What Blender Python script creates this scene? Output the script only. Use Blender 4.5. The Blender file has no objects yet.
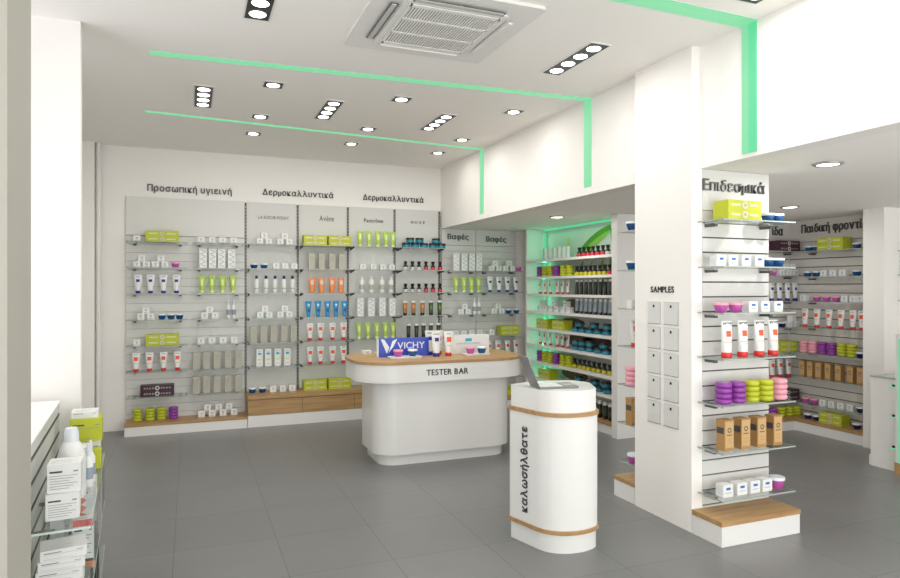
import bpy, math, random
from mathutils import Vector, Matrix
random.seed(4)
PI = math.pi
COL = bpy.context.scene.collection
# ---------------------------------------------------------------- camera frame helper (places shelf rows at real positions)
FP = 651.0; CX = 450.0; CY = 287.0; EYE = 1.6
YAW = math.atan(260/651)
fx, fy = math.sin(YAW), math.cos(YAW)
rx, ry = math.cos(YAW), -math.sin(YAW)
def xat(px, y):
    u = (px-CX)/FP; return (fx+u*rx)/(fy+u*ry)*y
def yat(px, x):
    u = (px-CX)/FP; return (fy+u*ry)/(fx+u*rx)*x

# ---------------------------------------------------------------- materials
MATS = {}
def mat(name, col, rough=.5, metal=0, emit=None, es=1, spec=.5, bump=0, bscale=40):
    if name in MATS: return MATS[name]
    m = bpy.data.materials.new(name); m.use_nodes = True
    nt = m.node_tree; b = nt.nodes['Principled BSDF']
    b.inputs['Base Color'].default_value = (*col, 1)
    b.inputs['Roughness'].default_value = rough
    b.inputs['Metallic'].default_value = metal
    b.inputs['Specular IOR Level'].default_value = spec
    if emit:
        b.inputs['Emission Color'].default_value = (*emit, 1)
        b.inputs['Emission Strength'].default_value = es
    if bump:
        tc = nt.nodes.new('ShaderNodeNewGeometry')
        n = nt.nodes.new('ShaderNodeTexNoise'); n.inputs['Scale'].default_value = bscale
        bp = nt.nodes.new('ShaderNodeBump'); bp.inputs['Strength'].default_value = bump; bp.inputs['Distance'].default_value = .002
        nt.links.new(tc.outputs['Position'], n.inputs['Vector'])
        nt.links.new(n.outputs['Fac'], bp.inputs['Height'])
        nt.links.new(bp.outputs['Normal'], b.inputs['Normal'])
    MATS[name] = m
    return m
def wood(name, c1, c2, axis):
    m = bpy.data.materials.new(name); m.use_nodes = True; nt = m.node_tree; b = nt.nodes['Principled BSDF']
    g = nt.nodes.new('ShaderNodeNewGeometry'); mp = nt.nodes.new('ShaderNodeMapping')
    s = [26, 26, 26]; s[axis] = 1.6
    mp.inputs['Scale'].default_value = s
    n = nt.nodes.new('ShaderNodeTexNoise'); n.inputs['Scale'].default_value = 1.4; n.inputs['Detail'].default_value = 5; n.inputs['Distortion'].default_value = .6
    cr = nt.nodes.new('ShaderNodeValToRGB')
    cr.color_ramp.elements[0].position = .3; cr.color_ramp.elements[0].color = (*c1, 1)
    cr.color_ramp.elements[1].position = .7; cr.color_ramp.elements[1].color = (*c2, 1)
    L = nt.links.new
    L(g.outputs['Position'], mp.inputs['Vector']); L(mp.outputs['Vector'], n.inputs['Vector'])
    L(n.outputs['Fac'], cr.inputs['Fac']); L(cr.outputs['Color'], b.inputs['Base Color'])
    b.inputs['Roughness'].default_value = .42
    MATS[name] = m
    return m
def floor_mat():
    m = bpy.data.materials.new('grey_tile'); m.use_nodes = True; nt = m.node_tree; b = nt.nodes['Principled BSDF']; L = nt.links.new
    g = nt.nodes.new('ShaderNodeNewGeometry'); mp = nt.nodes.new('ShaderNodeMapping')
    mp.inputs['Location'].default_value = (.09+6, -4.27+6, 0)
    br = nt.nodes.new('ShaderNodeTexBrick'); br.offset = 0; br.squash = 1
    br.inputs['Scale'].default_value = 1; br.inputs['Brick Width'].default_value = .6; br.inputs['Row Height'].default_value = .6
    br.inputs['Mortar Size'].default_value = .0022; br.inputs['Mortar Smooth'].default_value = .1
    br.inputs['Color1'].default_value = (.185, .184, .184, 1); br.inputs['Color2'].default_value = (.20, .199, .199, 1)
    br.inputs['Mortar'].default_value = (.10, .10, .10, 1)
    n = nt.nodes.new('ShaderNodeTexNoise'); n.inputs['Scale'].default_value = 2.2; n.inputs['Detail'].default_value = 6
    mx = nt.nodes.new('ShaderNodeMix'); mx.data_type = 'RGBA'; mx.blend_type = 'MULTIPLY'; mx.inputs[0].default_value = .35
    cr = nt.nodes.new('ShaderNodeValToRGB'); cr.color_ramp.elements[0].position = .3; cr.color_ramp.elements[0].color = (.78, .78, .78, 1); cr.color_ramp.elements[1].position = .7
    L(g.outputs['Position'], mp.inputs['Vector']); L(mp.outputs['Vector'], br.inputs['Vector']); L(g.outputs['Position'], n.inputs['Vector'])
    L(n.outputs['Fac'], cr.inputs['Fac']); L(br.outputs['Color'], mx.inputs[6]); L(cr.outputs['Color'], mx.inputs[7]); L(mx.outputs[2], b.inputs['Base Color'])
    b.inputs['Roughness'].default_value = .32; b.inputs['Specular IOR Level'].default_value = .45
    MATS['floor'] = m
    return m
def glass_mat():
    m = bpy.data.materials.new('shelf_glass'); m.use_nodes = True; nt = m.node_tree; nt.nodes.clear(); L = nt.links.new
    o = nt.nodes.new('ShaderNodeOutputMaterial'); mx = nt.nodes.new('ShaderNodeMixShader')
    t = nt.nodes.new('ShaderNodeBsdfTransparent'); t.inputs['Color'].default_value = (.955, .975, .965, 1)
    g = nt.nodes.new('ShaderNodeBsdfGlossy'); g.inputs['Roughness'].default_value = .04
    lw = nt.nodes.new('ShaderNodeLayerWeight'); lw.inputs['Blend'].default_value = .5
    pw = nt.nodes.new('ShaderNodeMath'); pw.operation = 'POWER'; pw.inputs[1].default_value = 4.5
    f = nt.nodes.new('ShaderNodeMath'); f.operation = 'MULTIPLY_ADD'; f.inputs[1].default_value = .55; f.inputs[2].default_value = .02
    L(lw.outputs['Facing'], pw.inputs[0]); L(pw.outputs[0], f.inputs[0])
    L(f.outputs[0], mx.inputs[0]); L(t.outputs[0], mx.inputs[1]); L(g.outputs[0], mx.inputs[2]); L(mx.outputs[0], o.inputs[0])
    MATS['glass'] = m
    return m
white = mat('wall_white', (.89, .86, .83), .7, bump=.03)
ceilm = mat('ceiling_white', (.93, .90, .865), .8)
lam = mat('white_laminate', (.80, .785, .765), .35)
gloss = mat('white_lacquer', (.78, .77, .75), .22)
panel = mat('pale_panel', (.66, .655, .635), .55)
slatw = mat('slat_white', (.64, .63, .61), .5)
slatg = mat('slat_grey', (.60, .59, .57), .5)
groove = mat('groove_dark', (.10, .10, .095), .6)
groovel = mat('groove_grey', (.42, .42, .41), .6)
black = mat('black_satin', (.015, .015, .016), .4)
steel = mat('steel', (.42, .42, .41), .35, .8)
gedge = mat('glass_edge', (.38, .43, .40), .2)
oak = wood('oak', (.34, .19, .075), (.50, .31, .14), 0)
oaky = wood('oak_along', (.34, .19, .075), (.50, .31, .14), 1)
flo = floor_mat(); glass = glass_mat()
led = mat('green_led', (.05, .12, .07), .5, emit=(.27, .88, .46), es=.92)
ledb = mat('green_led_bright', (.03, .12, .06), .5, emit=(.13, .82, .40), es=.95)
lamp = mat('lamp_lit', (1, 1, 1), .4, emit=(1, .98, .94), es=6)
signm = mat('sign_grey', (.075, .072, .07), .45)
chrome = mat('chrome_letters', (.5, .5, .5), .25, .85)
C = dict(
    white=mat('pack_white', (.79, .79, .78), .4), blue=mat('pack_blue', (.012, .02, .30), .35), lime=mat('pack_lime', (.48, .52, .02), .4),
    limed=mat('pack_lime_print', (.66, .74, .30), .4), limet=mat('tube_lime', (.42, .60, .08), .35), limel=mat('tube_lime_print', (.72, .85, .42), .35),
    jblue=mat('jar_blue', (.004, .07, .22), .25), jlid=mat('jar_lid', (.75, .80, .84), .3), pink=mat('pack_pink', (.80, .36, .44), .35),
    purple=mat('pack_purple', (.27, .045, .33), .3), jpurple=mat('jar_purple', (.50, .09, .38), .3), plum=mat('pack_plum', (.045, .008, .022), .4),
    beige=mat('pack_beige', (.47, .45, .38), .5), beiged=mat('pack_beige_print', (.36, .35, .30), .5), red=mat('pack_red', (.68, .02, .02), .35),
    orange=mat('pack_orange', (.85, .25, .07), .35), sq=mat('print_vermilion', (.85, .10, .025), .4), sky=mat('pack_sky', (.01, .27, .58), .35),
    brown=mat('tube_brown', (.38, .17, .05), .35), olive=mat('tube_olive', (.05, .065, .025), .35), dark=mat('pack_dark', (.012, .012, .014), .35),
    teal=mat('jar_teal', (.01, .17, .24), .3), print=mat('print_grey', (.30, .35, .40), .5), ink=mat('print_ink', (.06, .06, .07), .5),
    dblue=mat('print_blue', (.03, .15, .45), .5), kraft=mat('kraft', (.42, .23, .075), .6), kraftl=mat('kraft_light', (.56, .36, .16), .6),
    ring=mat('print_silver', (.60, .56, .48), .4), gold=mat('print_gold', (.65, .40, .05), .4), yellow=mat('label_yellow', (.62, .55, .02), .35),
    redl=mat('label_red', (.75, .04, .07), .35), silver=mat('label_silver', (.62, .60, .60), .3), navy=mat('cap_navy', (.01, .012, .10), .3),
    cyan=mat('print_cyan', (.02, .42, .62), .4), sgrey=mat('print_lines', (.28, .28, .29), .6), pale=mat('pack_pale', (.70, .74, .76), .3),
    leaf=mat('leaf_print', (.10, .30, .03), .6), leafl=mat('leaf_print_light', (.28, .52, .08), .6), stalk=mat('stalk_print', (.60, .62, .18), .6),
    stone=mat('stone_print', (.13, .065, .035), .6), spaper=mat('backdrop', (.60, .62, .60), .6))

# ---------------------------------------------------------------- mesh builder
class MB:
    def __init__(s): s.v = []; s.f = []; s.m = []; s.mats = []; s.smooth = []
    def mi(s, m):
        if m not in s.mats: s.mats.append(m)
        return s.mats.index(m)
    def add(s, vs, fs, m, sm=False):
        o = len(s.v); s.v += [tuple(v) for v in vs]; k = s.mi(m)
        for f in fs: s.f.append([i+o for i in f]); s.m.append(k); s.smooth.append(sm)
        return s
    def box(s, x0, x1, y0, y1, z0, z1, m):
        vs = [(x, y, z) for z in (z0, z1) for y in (y0, y1) for x in (x0, x1)]
        return s.add(vs, [(0, 2, 3, 1), (4, 5, 7, 6), (0, 1, 5, 4), (2, 6, 7, 3), (0, 4, 6, 2), (1, 3, 7, 5)], m)
    def rbox(s, x0, x1, y0, y1, z0, z1, m, r=.004):        # box with chamfered vertical edges
        p = [(x0+r, y0), (x1-r, y0), (x1, y0+r), (x1, y1-r), (x1-r, y1), (x0+r, y1), (x0, y1-r), (x0, y0+r)]
        return s.prism(p, z0, z1, m)
    def prism(s, p, z0, z1, m, sm=False):
        n = len(p); vs = [(x, y, z0) for x, y in p]+[(x, y, z1) for x, y in p]
        s.add(vs, [tuple(range(n-1, -1, -1)), tuple(range(n, 2*n))], m)
        return s.add(vs, [(i, (i+1) % n, (i+1) % n+n, i+n) for i in range(n)], m, sm)
    def lathe(s, prof, m, n=16, cx=0, cy=0, caps=True, sx=1, sy=1):
        vs = [(cx+r*sx*math.cos(2*PI*k/n), cy+r*sy*math.sin(2*PI*k/n), z) for r, z in prof for k in range(n)]
        fs = [(i*n+k, i*n+(k+1) % n, (i+1)*n+(k+1) % n, (i+1)*n+k) for i in range(len(prof)-1) for k in range(n)]
        s.add(vs, fs, m, True)
        if caps:
            a = len(prof)-1
            s.add(vs[:n], [tuple(range(n-1, -1, -1))], m); s.add(vs[a*n:], [tuple(range(n))], m)
        return s
    def rod(s, a, b, r, m, n=10):
        a = Vector(a); b = Vector(b); q = (b-a).to_track_quat('Z', 'Y'); L = (b-a).length
        vs = [a+q @ Vector((r*math.cos(2*PI*k/n), r*math.sin(2*PI*k/n), z)) for z in (0, L) for k in range(n)]
        s.add(vs, [tuple(range(n-1, -1, -1)), tuple(range(n, 2*n))], m)
        return s.add(vs, [(k, (k+1) % n, (k+1) % n+n, k+n) for k in range(n)], m, True)
    def front(s, x0, x1, z0, z1, y, m, t=.0006):            # thin printed patch on a -Y face
        return s.box(x0, x1, y-t, y, z0, z1, m)
    def ringf(s, cx, cz, r0, r1, y, m, n=16):
        vs = [(cx+r*math.cos(2*PI*k/n), y, cz+r*math.sin(2*PI*k/n)) for r in (r0, r1) for k in range(n)]
        return s.add(vs, [(k, (k+1) % n, (k+1) % n+n, k+n) for k in range(n)], m)
    def xf(s, M):
        s.v = [tuple(M @ Vector(v)) for v in s.v]; return s
    def mesh(s, name):
        me = bpy.data.meshes.new(name); me.from_pydata(s.v, [], s.f)
        for m in s.mats: me.materials.append(m)
        me.polygons.foreach_set('material_index', s.m); me.polygons.foreach_set('use_smooth', s.smooth)
        me.validate(); me.update()
        return me
    def build(s, name, parent=None, **k): return link(name, s.mesh(name), parent, **k)
def link(name, me, parent=None, loc=(0, 0, 0), rz=0, rx_=0, label=None, cat=None, group=None, kind=None, scale=None):
    o = bpy.data.objects.new(name, me); COL.objects.link(o)
    o.location = loc; o.rotation_euler = (rx_, 0, rz); o.parent = parent
    if scale: o.scale = (scale,)*3
    if label: o['label'] = label
    if cat: o['category'] = cat
    if group: o['group'] = group
    if kind: o['kind'] = kind
    return o
def thing(name, label, cat, loc=(0, 0, 0), rz=0, group=None):
    return link(name, None, None, loc, rz, 0, label, cat, group)
def struct(name, mb, label=None): return mb.build(name, kind='structure')
def rrect(x0, x1, y0, y1, r, n=8):
    p = []
    for cx, cy, a in ((x1-r, y0+r, -PI/2), (x1-r, y1-r, 0), (x0+r, y1-r, PI/2), (x0+r, y0+r, PI)):
        for k in range(n+1): t = a+PI/2*k/n; p.append((cx+r*math.cos(t), cy+r*math.sin(t)))
    return p
GLY = {}
def glyph(ch):
    if ch in GLY: return GLY[ch]
    src = {'π': 'Π', 'θ': 'ο'}.get(ch, ch)
    cu = bpy.data.curves.new('t', 'FONT'); cu.body = src; cu.size = 1; cu.extrude = .02; cu.resolution_u = 4
    o = bpy.data.objects.new('t', cu); COL.objects.link(o); bpy.context.view_layer.update()
    me = bpy.data.meshes.new_from_object(o.evaluated_get(bpy.context.evaluated_depsgraph_get())); bpy.data.objects.remove(o)
    vs = [tuple(v.co) for v in me.vertices]; fs = [tuple(p.vertices) for p in me.polygons]; bpy.data.meshes.remove(me)
    if ch == 'π': vs = [(x*.85, y*.74, z) for x, y, z in vs]
    if ch == 'θ':
        vs = [(x, y*1.36, z) for x, y, z in vs]; n = len(vs); xa = min(v[0] for v in vs)+.06; xb = max(v[0] for v in vs)-.06
        vs += [(x, y, z) for z in (-.02, .02) for y in (.33, .41) for x in (xa, xb)]
        fs += [tuple(n+i for i in f) for f in ((0, 2, 3, 1), (4, 5, 7, 6), (0, 1, 5, 4), (2, 6, 7, 3), (0, 4, 6, 2), (1, 3, 7, 5))]
    x0 = min(v[0] for v in vs); x1 = max(v[0] for v in vs)
    GLY[ch] = ([(x-x0, y, z) for x, y, z in vs], fs, x1-x0)
    return GLY[ch]
def layout(txt, width, height, depth, bold, spacing):
    cur = 0; out = []
    for ch in txt:
        if ch == ' ': cur += .30; continue
        vs, fs, w = glyph(ch); out.append(([(x+cur, y, z) for x, y, z in vs], fs)); cur += w+(.09*spacing if ord(ch) < 128 or spacing > 1.2 else .10)+bold*2
    xs = [v[0] for l in out for v in l[0]]; ys = [v[1] for l in out for v in l[0]]
    sx = width/(max(xs)-min(xs)); sy = sx if height is None else height/(max(ys)-min(ys)); mx = (max(xs)+min(xs))/2; my = (max(ys)+min(ys))/2
    res = []
    for vs, fs in out:                                      # stand the letters up, facing -Y
        vv = [((x-mx)*sx, -(z/.02)*depth/2, (y-my)*sy) for x, y, z in vs]
        if bold:
            n = len(vv); d = bold*sx
            vv, fs = [(x+a, y+c, z+b) for a, b, c in ((-d, 0, 0), (d, 0, -.0003), (0, d*.6, -.0006), (0, -d*.6, .0003)) for x, y, z in vv], [[i+k*n for i in f] for k in range(4) for f in fs]
        res.append((vv, fs))
    return res
def text_mesh(txt, width, height=None, depth=.006, bold=.0, m=None, spacing=1.0):
    mb = MB()
    for vs, fs in layout(txt, width, height, depth, bold, spacing): mb.add(vs, fs, m or signm)
    return mb.mesh('lettering')

# ---------------------------------------------------------------- the setting
struct('floor', MB().box(-1.8, 7.2, -1.2, 8.4, -.1, 0, flo))
struct('ceiling', MB().box(-1.8, 3.24, -1.2, 8.4, 3.17, 3.3, ceilm))
struct('trim_1', MB().box(3.24, 7.2, -1.2, 8.4, 2.375, 2.5, ceilm))        # lowered ceiling on the right
struct('wall_bulkhead', MB().box(3.096, 3.24, -1.2, 8.09, 2.375, 3.17, white))
struct('wall_back', MB().box(-1.8, 5.0, 8.09, 8.25, 0, 3.17, white))
struct('wall_left', MB().box(-1.45, -1.3, 4.46, 8.09, 0, 3.17, white))
struct('wall_partition', MB().box(4.56, 7.2, 5.72, 5.86, 0, 2.375, white).box(4.52, 4.56, 5.86, 8.09, 0, 2.375, white))
struct('wall_right', MB().box(6.64, 6.8, -1.2, 5.72, 0, 2.375, white))
struct('trim_2', MB().box(6.25, 6.64, 4.302, 4.514, 0, 2.375, white))     # column between slat wall and counter
grey = mat('near_wall_shaded', (.40, .385, .34), .75)  # the pier stands in shade; that shade is put into this darker base colour
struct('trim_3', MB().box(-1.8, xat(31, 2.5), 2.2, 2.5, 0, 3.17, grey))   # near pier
struct('trim_4', MB().box(-.9, -.602, 4.39, 4.45, 0, 3.17, white))
struct('trim_5', MB().box(-1.3, xat(94, 7.95), 7.95, 8.09, 0, 3.17, white))
struct('trim_6', MB().rod((xat(98.5, 8.02), 8.03, 0), (xat(98.5, 8.02), 8.03, 3.17), .026, lam, 14))
# shop front behind the viewer: piers, lintel and glazed openings that let the daylight in
sf = MB()
sf.box(-1.8, -1.3, -1.2, -1.05, 0, 3.17, white).box(6.6, 7.2, -1.2, -1.05, 0, 2.375, white).box(3.1, 3.3, -1.2, -1.05, 0, 3.17, white).box(-1.3, 3.1, -1.2, -1.05, 2.95, 3.17, white).box(3.3, 6.6, -1.2, -1.05, 2.3, 2.375, white)
struct('wall_front', sf)
struct('window_1', MB().box(-1.3, 3.1, -1.13, -1.12, 0, 2.95, glass))
struct('window_2', MB().box(3.3, 6.6, -1.13, -1.12, 0, 2.3, glass))
struct('wall_side', MB().box(-1.8, -1.65, -1.05, 2.2, 0, 3.17, white))
# pillar core
PX0, PX1, PY0, PY1 = 3.03, 3.695, 3.364, 3.93
struct('trim_7', MB().box(PX0, PX1, PY0, PY1, 0, 3.17, white))

# ---------------------------------------------------------------- green light strips
def strip(mb, label): return mb.build('led_light_strip', label=label, cat='light strip', group='green light strips')
def cstrip(x0, y0, x1, y1, w, label):
    mb = MB(); a, b = w/2, w/2
    mb.prism([(x0, y0-a), (x1, y1-a), (x1, y1+b), (x0, y0+b)], 3.164, 3.17, led)
    strip(mb, label)
cstrip(-.25, 4.79, 3.096, 4.63, .075, 'green glowing ceiling strip nearest the air conditioner, above the tester bar')
cstrip(-.37, 6.40, 3.096, 6.76, .055, 'thin green glowing ceiling strip farthest back towards the wall signs')
cstrip(-.6, 2.84, 3.096, 2.94, .12, 'wide green glowing ceiling strip at the top right, nearest the viewer')
strip(MB().box(3.088, 3.096, 4.585, 4.685, 2.44, 3.164, led), 'green glowing vertical strip on the bulkhead left of the samples pillar')
strip(MB().box(3.088, 3.096, 6.72, 6.81, 2.44, 3.164, led), 'green glowing vertical strip on the bulkhead near the back corner')
strip(MB().box(3.086, 3.096, 2.885, 2.94, 2.40, 3.164, ledb).box(3.088, 3.096, 2.94, 2.99, 2.40, 3.164, led), 'green glowing vertical strip on the bulkhead right of the samples pillar')

# ---------------------------------------------------------------- ceiling fittings
def area(loc, sx, sy, e, col=(1, .97, .92), rot=(0, 0, 0), shape='RECTANGLE', spread=PI, name='light'):
    l = bpy.data.lights.new(name, 'AREA'); l.shape = shape; l.size = sx; l.size_y = sy; l.energy = e; l.color = col; l.spread = spread
    o = bpy.data.objects.new(name, l); COL.objects.link(o); o.location = loc; o.rotation_euler = rot
    return o
QE = 2.6; SE = 3.2; RE = 8.0
def dl(loc, e, spread=PI): area(loc, .03, .03, e, shape='DISK', spread=spread, name='downlight')
def quad(cx, cy, label, n=4, L=.62, w=.135):
    t = thing('recessed_spotlight_panel', label, 'ceiling light', (cx, cy, 3.17), 0, 'four-lamp recessed ceiling lights')
    MB().box(-w/2-.012, w/2+.012, -L/2-.012, L/2+.012, -.006, 0, lam).build('frame', t)
    MB().box(-w/2, w/2, -L/2, L/2, -.008, -.006, black).build('tray', t)
    for k in range(n):
        yy = -L/2+(k+.5)*L/n
        MB().lathe([(.044, -.011), (.048, -.008)], lamp, 18, 0, yy).build('lamp', t)
        dl((cx, cy+yy, 3.15), QE)
quad(.102, 5.74, 'black four-lamp recessed ceiling light, leftmost, above the far-left shelves')
quad(1.14, 5.76, 'black four-lamp recessed ceiling light, middle one behind the long green strip')
quad(2.19, 5.81, 'black four-lamp recessed ceiling light behind the green strip, nearest the bulkhead')
quad(2.46, 3.85, 'black four-lamp recessed ceiling light right of the air conditioner')
quad(.36, 3.64, 'black four-lamp recessed ceiling light cut by the top edge, left of air conditioner')
quad(2.83, 2.40, 'black four-lamp recessed ceiling light at top right, only its tip showing')
names = {0: 'left', 1: 'middle', 2: 'right'}; rows = {0: 'front row', 1: 'middle row', 2: 'rear row near the wall signs'}
for j, y in enumerate((5.2, 6.3, 7.02)):
    for i, x in enumerate((.60, 1.64, 2.69)):
        yy = y + (.0 if j != 1 else (i-1)*.09) + (0 if j != 2 else (i-1)*.1)
        t = thing('recessed_downlight', 'small square recessed downlight, %s one of the %s' % (names[i], rows[j]), 'ceiling light', (x, yy, 3.17), 0, 'small square ceiling downlights')
        MB().box(-.085, .085, -.085, .085, -.004, 0, lam).build('frame', t)
        MB().box(-.07, .07, -.07, .07, -.006, -.004, black).build('tray', t)
        MB().lathe([(.046, -.010), (.050, -.006)], lamp, 20).build('lamp', t)
        dl((x, yy, 3.15), SE)
for (x, y), lb in zip(((3.749, 6.21), (3.709, 2.907), (5.363, 4.605)), ('beside the green-lit shelves', 'large one at the right of the pillar', 'small one behind the pillar sign')):
    t = thing('round_downlight', 'round chrome-rimmed downlight in the low ceiling, '+lb, 'ceiling light', (x, y, 2.375), 0, 'round downlights in the low ceiling')
    MB().lathe([(.085, 0), (.09, -.004), (.082, -.012), (.066, -.012)], steel, 24, caps=False).build('rim', t)
    MB().lathe([(.062, -.010), (.066, -.003)], lamp, 22).build('lamp', t)
    dl((x, y, 2.35), RE)
# air conditioner cassette
ac = thing('air_conditioner', 'white square ceiling cassette air conditioner with slatted grille', 'air conditioner', (1.385, 3.66, 3.17))
MB().prism(rrect(-.475, .475, -.475, .475, .03), -.018, 0, lam).build('outer_panel', ac)
MB().prism(rrect(-.31, .31, -.33, .33, .02), -.028, -.018, lam).build('inner_panel', ac)
g = MB(); g.box(-.26, .26, -.28, .28, -.030, -.028, groove)
for k in range(31): x = -.26+.52*(k)/30; g.box(x-.0055, x+.0055, -.28, .28, -.034, -.030, lam)
for y0, y1 in ((-.30, -.27), (.27, .30), (-.115, -.095), (.095, .115)): g.box(-.27, .27, y0, y1, -.036, -.030, lam)
g.box(-.275, -.26, -.3, .3, -.036, -.03, lam).box(.26, .275, -.3, .3, -.036, -.03, lam)
g.build('grille', ac)
for a in range(4):
    M = Matrix.Rotation(a*PI/2, 4, 'Z')
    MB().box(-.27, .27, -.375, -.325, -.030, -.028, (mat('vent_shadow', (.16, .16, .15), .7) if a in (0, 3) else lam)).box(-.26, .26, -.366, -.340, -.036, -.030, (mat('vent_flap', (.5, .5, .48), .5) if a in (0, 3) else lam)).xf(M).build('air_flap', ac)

# ---------------------------------------------------------------- product prototypes  (front faces -Y, base at z=0)
def tube_parts(h, w, r, body, cap, caph=.032, capup=False, prints=()):
    b = MB(); n = 16; rings = 7; zs = [caph-.004+(h-caph+.004)*k/(rings-1) for k in range(rings)]
    def ab(z):
        t = max(0, min(1, (z-caph)/(h-caph))); return r+(w/2-r)*t**.8, r*(1-t)**.55*.95+.0018
    vs = []
    for z in zs:
        a, bb = ab(z); vs += [(a*math.cos(2*PI*k/n), bb*math.sin(2*PI*k/n), z) for k in range(n)]
    b.add(vs, [(i*n+k, i*n+(k+1) % n, (i+1)*n+(k+1) % n, (i+1)*n+k) for i in range(rings-1) for k in range(n)], body, True)
    b.add(vs[-n:], [tuple(range(n))], body)
    for x0, x1, z0, z1, m in prints:
        vv = []; K = 6
        for z in (z0, z1):
            a, bb = ab(z)
            for k in range(K+1):
                x = x0+(x1-x0)*k/K; vv.append((x, -bb*math.sqrt(max(0, 1-(x/a)**2))-.0012, z))
        b.add(vv, [(k, k+1, k+K+2, k+K+1) for k in range(K)], m)
    c = MB().lathe([(r*.98, 0), (r*1.04, .003), (r*1.04, caph-.003), (r*.95, caph)], cap, n)
    return [('body', b.mesh('tube_body')), ('cap', c.mesh('tube_cap'))]
def carton_parts(w, d, h, m, prints=()):
    b = MB().rbox(-w/2, w/2, -d/2, d/2, 0, h, m, .0015)
    for x0, x1, z0, z1, mm in prints: b.front(x0, x1, z0, z1, -d/2, mm)
    return [('box', b.mesh('carton'))]
def vmark(b, cx, cz, s, y, m):
    for sg in (-1, 1):
        b.add([(cx+sg*s, y, cz+s), (cx+sg*s*.45, y, cz+s), (cx-sg*s*.22, y, cz-s), (cx+sg*s*.22, y, cz-s)], [(0, 1, 2, 3)], m)
PROTO = {}
def P_(kind, name, cat, parts, desc, plural, h, short=None): PROTO[kind] = (name, cat, parts, desc, plural, h, short)
q = MB().rbox(-.036, .036, -.03, .03, 0, .068, C['white'], .0015); vmark(q, 0, .038, .014, -.0306, C['print']); q.box(-.02, .02, -.0306, -.03, .010, .014, C['print'])
P_('carton', 'small_carton', 'box', [('box', q.mesh('small_carton'))], 'small white carton', 'small white cartons', .068)
q = MB().rbox(-.038, .038, -.03, .03, 0, .07, C['white'], .0015); q.front(-.016, .016, .040, .054, -.03, C['dblue']); q.front(-.022, .022, .022, .025, -.03, C['print']); q.box(-.0386, -.038, -.02, .02, .012, .05, C['pale'])
P_('cartonb', 'small_carton', 'box', [('box', q.mesh('blue_label_carton'))], 'white carton with blue mark', 'white cartons with blue marks', .07)
P_('tubeb', 'cream_tube', 'tube', tube_parts(.205, .088, .024, C['white'], C['blue'], prints=((-.018, .018, .125, .155, C['blue']), (-.02, .02, .182, .188, C['print']))), 'white tube with blue cap', 'white tubes with blue caps', .205)
P_('tuber', 'cream_tube', 'tube', tube_parts(.205, .088, .024, C['white'], C['red'], prints=((-.02, .02, .118, .158, C['sq']), (-.02, .02, .182, .188, C['print']), (-.018, .018, .085, .09, C['gold']))), 'white tube with red cap', 'white tubes with red caps', .205)
P_('tubel', 'cream_tube', 'tube', tube_parts(.195, .08, .022, C['limet'], C['limel'], prints=((-.012, .012, .09, .16, C['limel']),)), 'lime green tube', 'lime green tubes', .195)
P_('tubes', 'cream_tube', 'tube', tube_parts(.19, .078, .022, C['sky'], C['sky'], prints=((-.012, .012, .13, .155, C['pale']), (-.012, .012, .06, .10, C['jblue']))), 'bright blue tube', 'bright blue tubes', .19)
P_('tubeo', 'cream_tube', 'tube', tube_parts(.18, .082, .03, C['orange'], C['orange'], prints=((-.018, .018, .10, .15, C['silver']), (-.02, .02, .05, .055, C['gold']))), 'orange tube', 'orange tubes', .18)
P_('tubebr', 'cream_tube', 'tube', tube_parts(.185, .062, .024, C['brown'], C['dark'], prints=((-.03, .03, .16, .183, C['white']), (-.016, .016, .09, .13, C['orange']))), 'orange-brown tube with black cap', 'orange-brown tubes', .185)
P_('tubeol', 'cream_tube', 'tube', tube_parts(.185, .062, .024, C['olive'], C['dark'], prints=((-.03, .03, .16, .183, C['white']), (-.014, .014, .07, .12, C['leaf']))), 'dark olive tube', 'dark olive tubes', .185)
q = MB().rbox(-.04, .04, -.025, .025, 0, .22, C['white'], .0015)
for k in range(7):
    z = .02+k*.028; q.add([(-.034, -.0256, z), (-.02, -.0256, z), (.03, -.0256, z+.022), (.016, -.0256, z+.022)] if k % 2 else [(.034, -.0256, z), (.02, -.0256, z), (-.03, -.0256, z+.022), (-.016, -.0256, z+.022)], [(0, 1, 2, 3)], C['print'])
P_('tall', 'patterned_box', 'box', [('box', q.mesh('patterned_box'))], 'tall white patterned box', 'tall white patterned boxes', .22)
q = MB().rbox(-.037, .037, -.025, .025, 0, .19, C['beige'], .0015); q.ringf(0, .135, .008, .014, -.0256, C['beiged']); q.front(-.02, .02, .10, .105, -.025, C['beiged']); q.front(-.014, .014, .06, .064, -.025, C['beiged']); q.front(-.014, .014, .03, .034, -.025, C['beiged'])
P_('beige', 'beige_box', 'box', [('box', q.mesh('beige_box'))], 'upright beige box', 'upright beige boxes', .19)
q = MB().rbox(-.037, .037, -.025, .025, 0, .20, C['white'], .0015); q.front(-.018, .018, .135, .16, -.025, C['cyan']); q.front(-.022, .022, .175, .18, -.025, C['print']); q.front(-.022, .022, .07, .09, -.025, C['limed']); q.front(-.022, .022, .03, .034, -.025, C['print'])
P_('tallb', 'blue_label_box', 'box', [('box', q.mesh('blue_label_box'))], 'tall white box with cyan label', 'tall white boxes with cyan labels', .20)
def bottle(body, cap, h, r, lab=None, labz=(0, 0), neck=.5):
    b = MB().lathe([(r*.9, 0), (r, .006), (r, h*.72), (r*.75, h*.80), (r*neck, h*.82)], body, 16)
    if lab: b.lathe([(r+.0006, labz[0]), (r+.0006, labz[1])], lab, 16, caps=False)
    c = MB().lathe([(r*neck*1.15, h*.81), (r*neck*1.15, h*.95), (r*neck*.8, h)], cap, 14)
    return [('body', b.mesh('bottle_body')), ('cap', c.mesh('bottle_cap'))]
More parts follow.
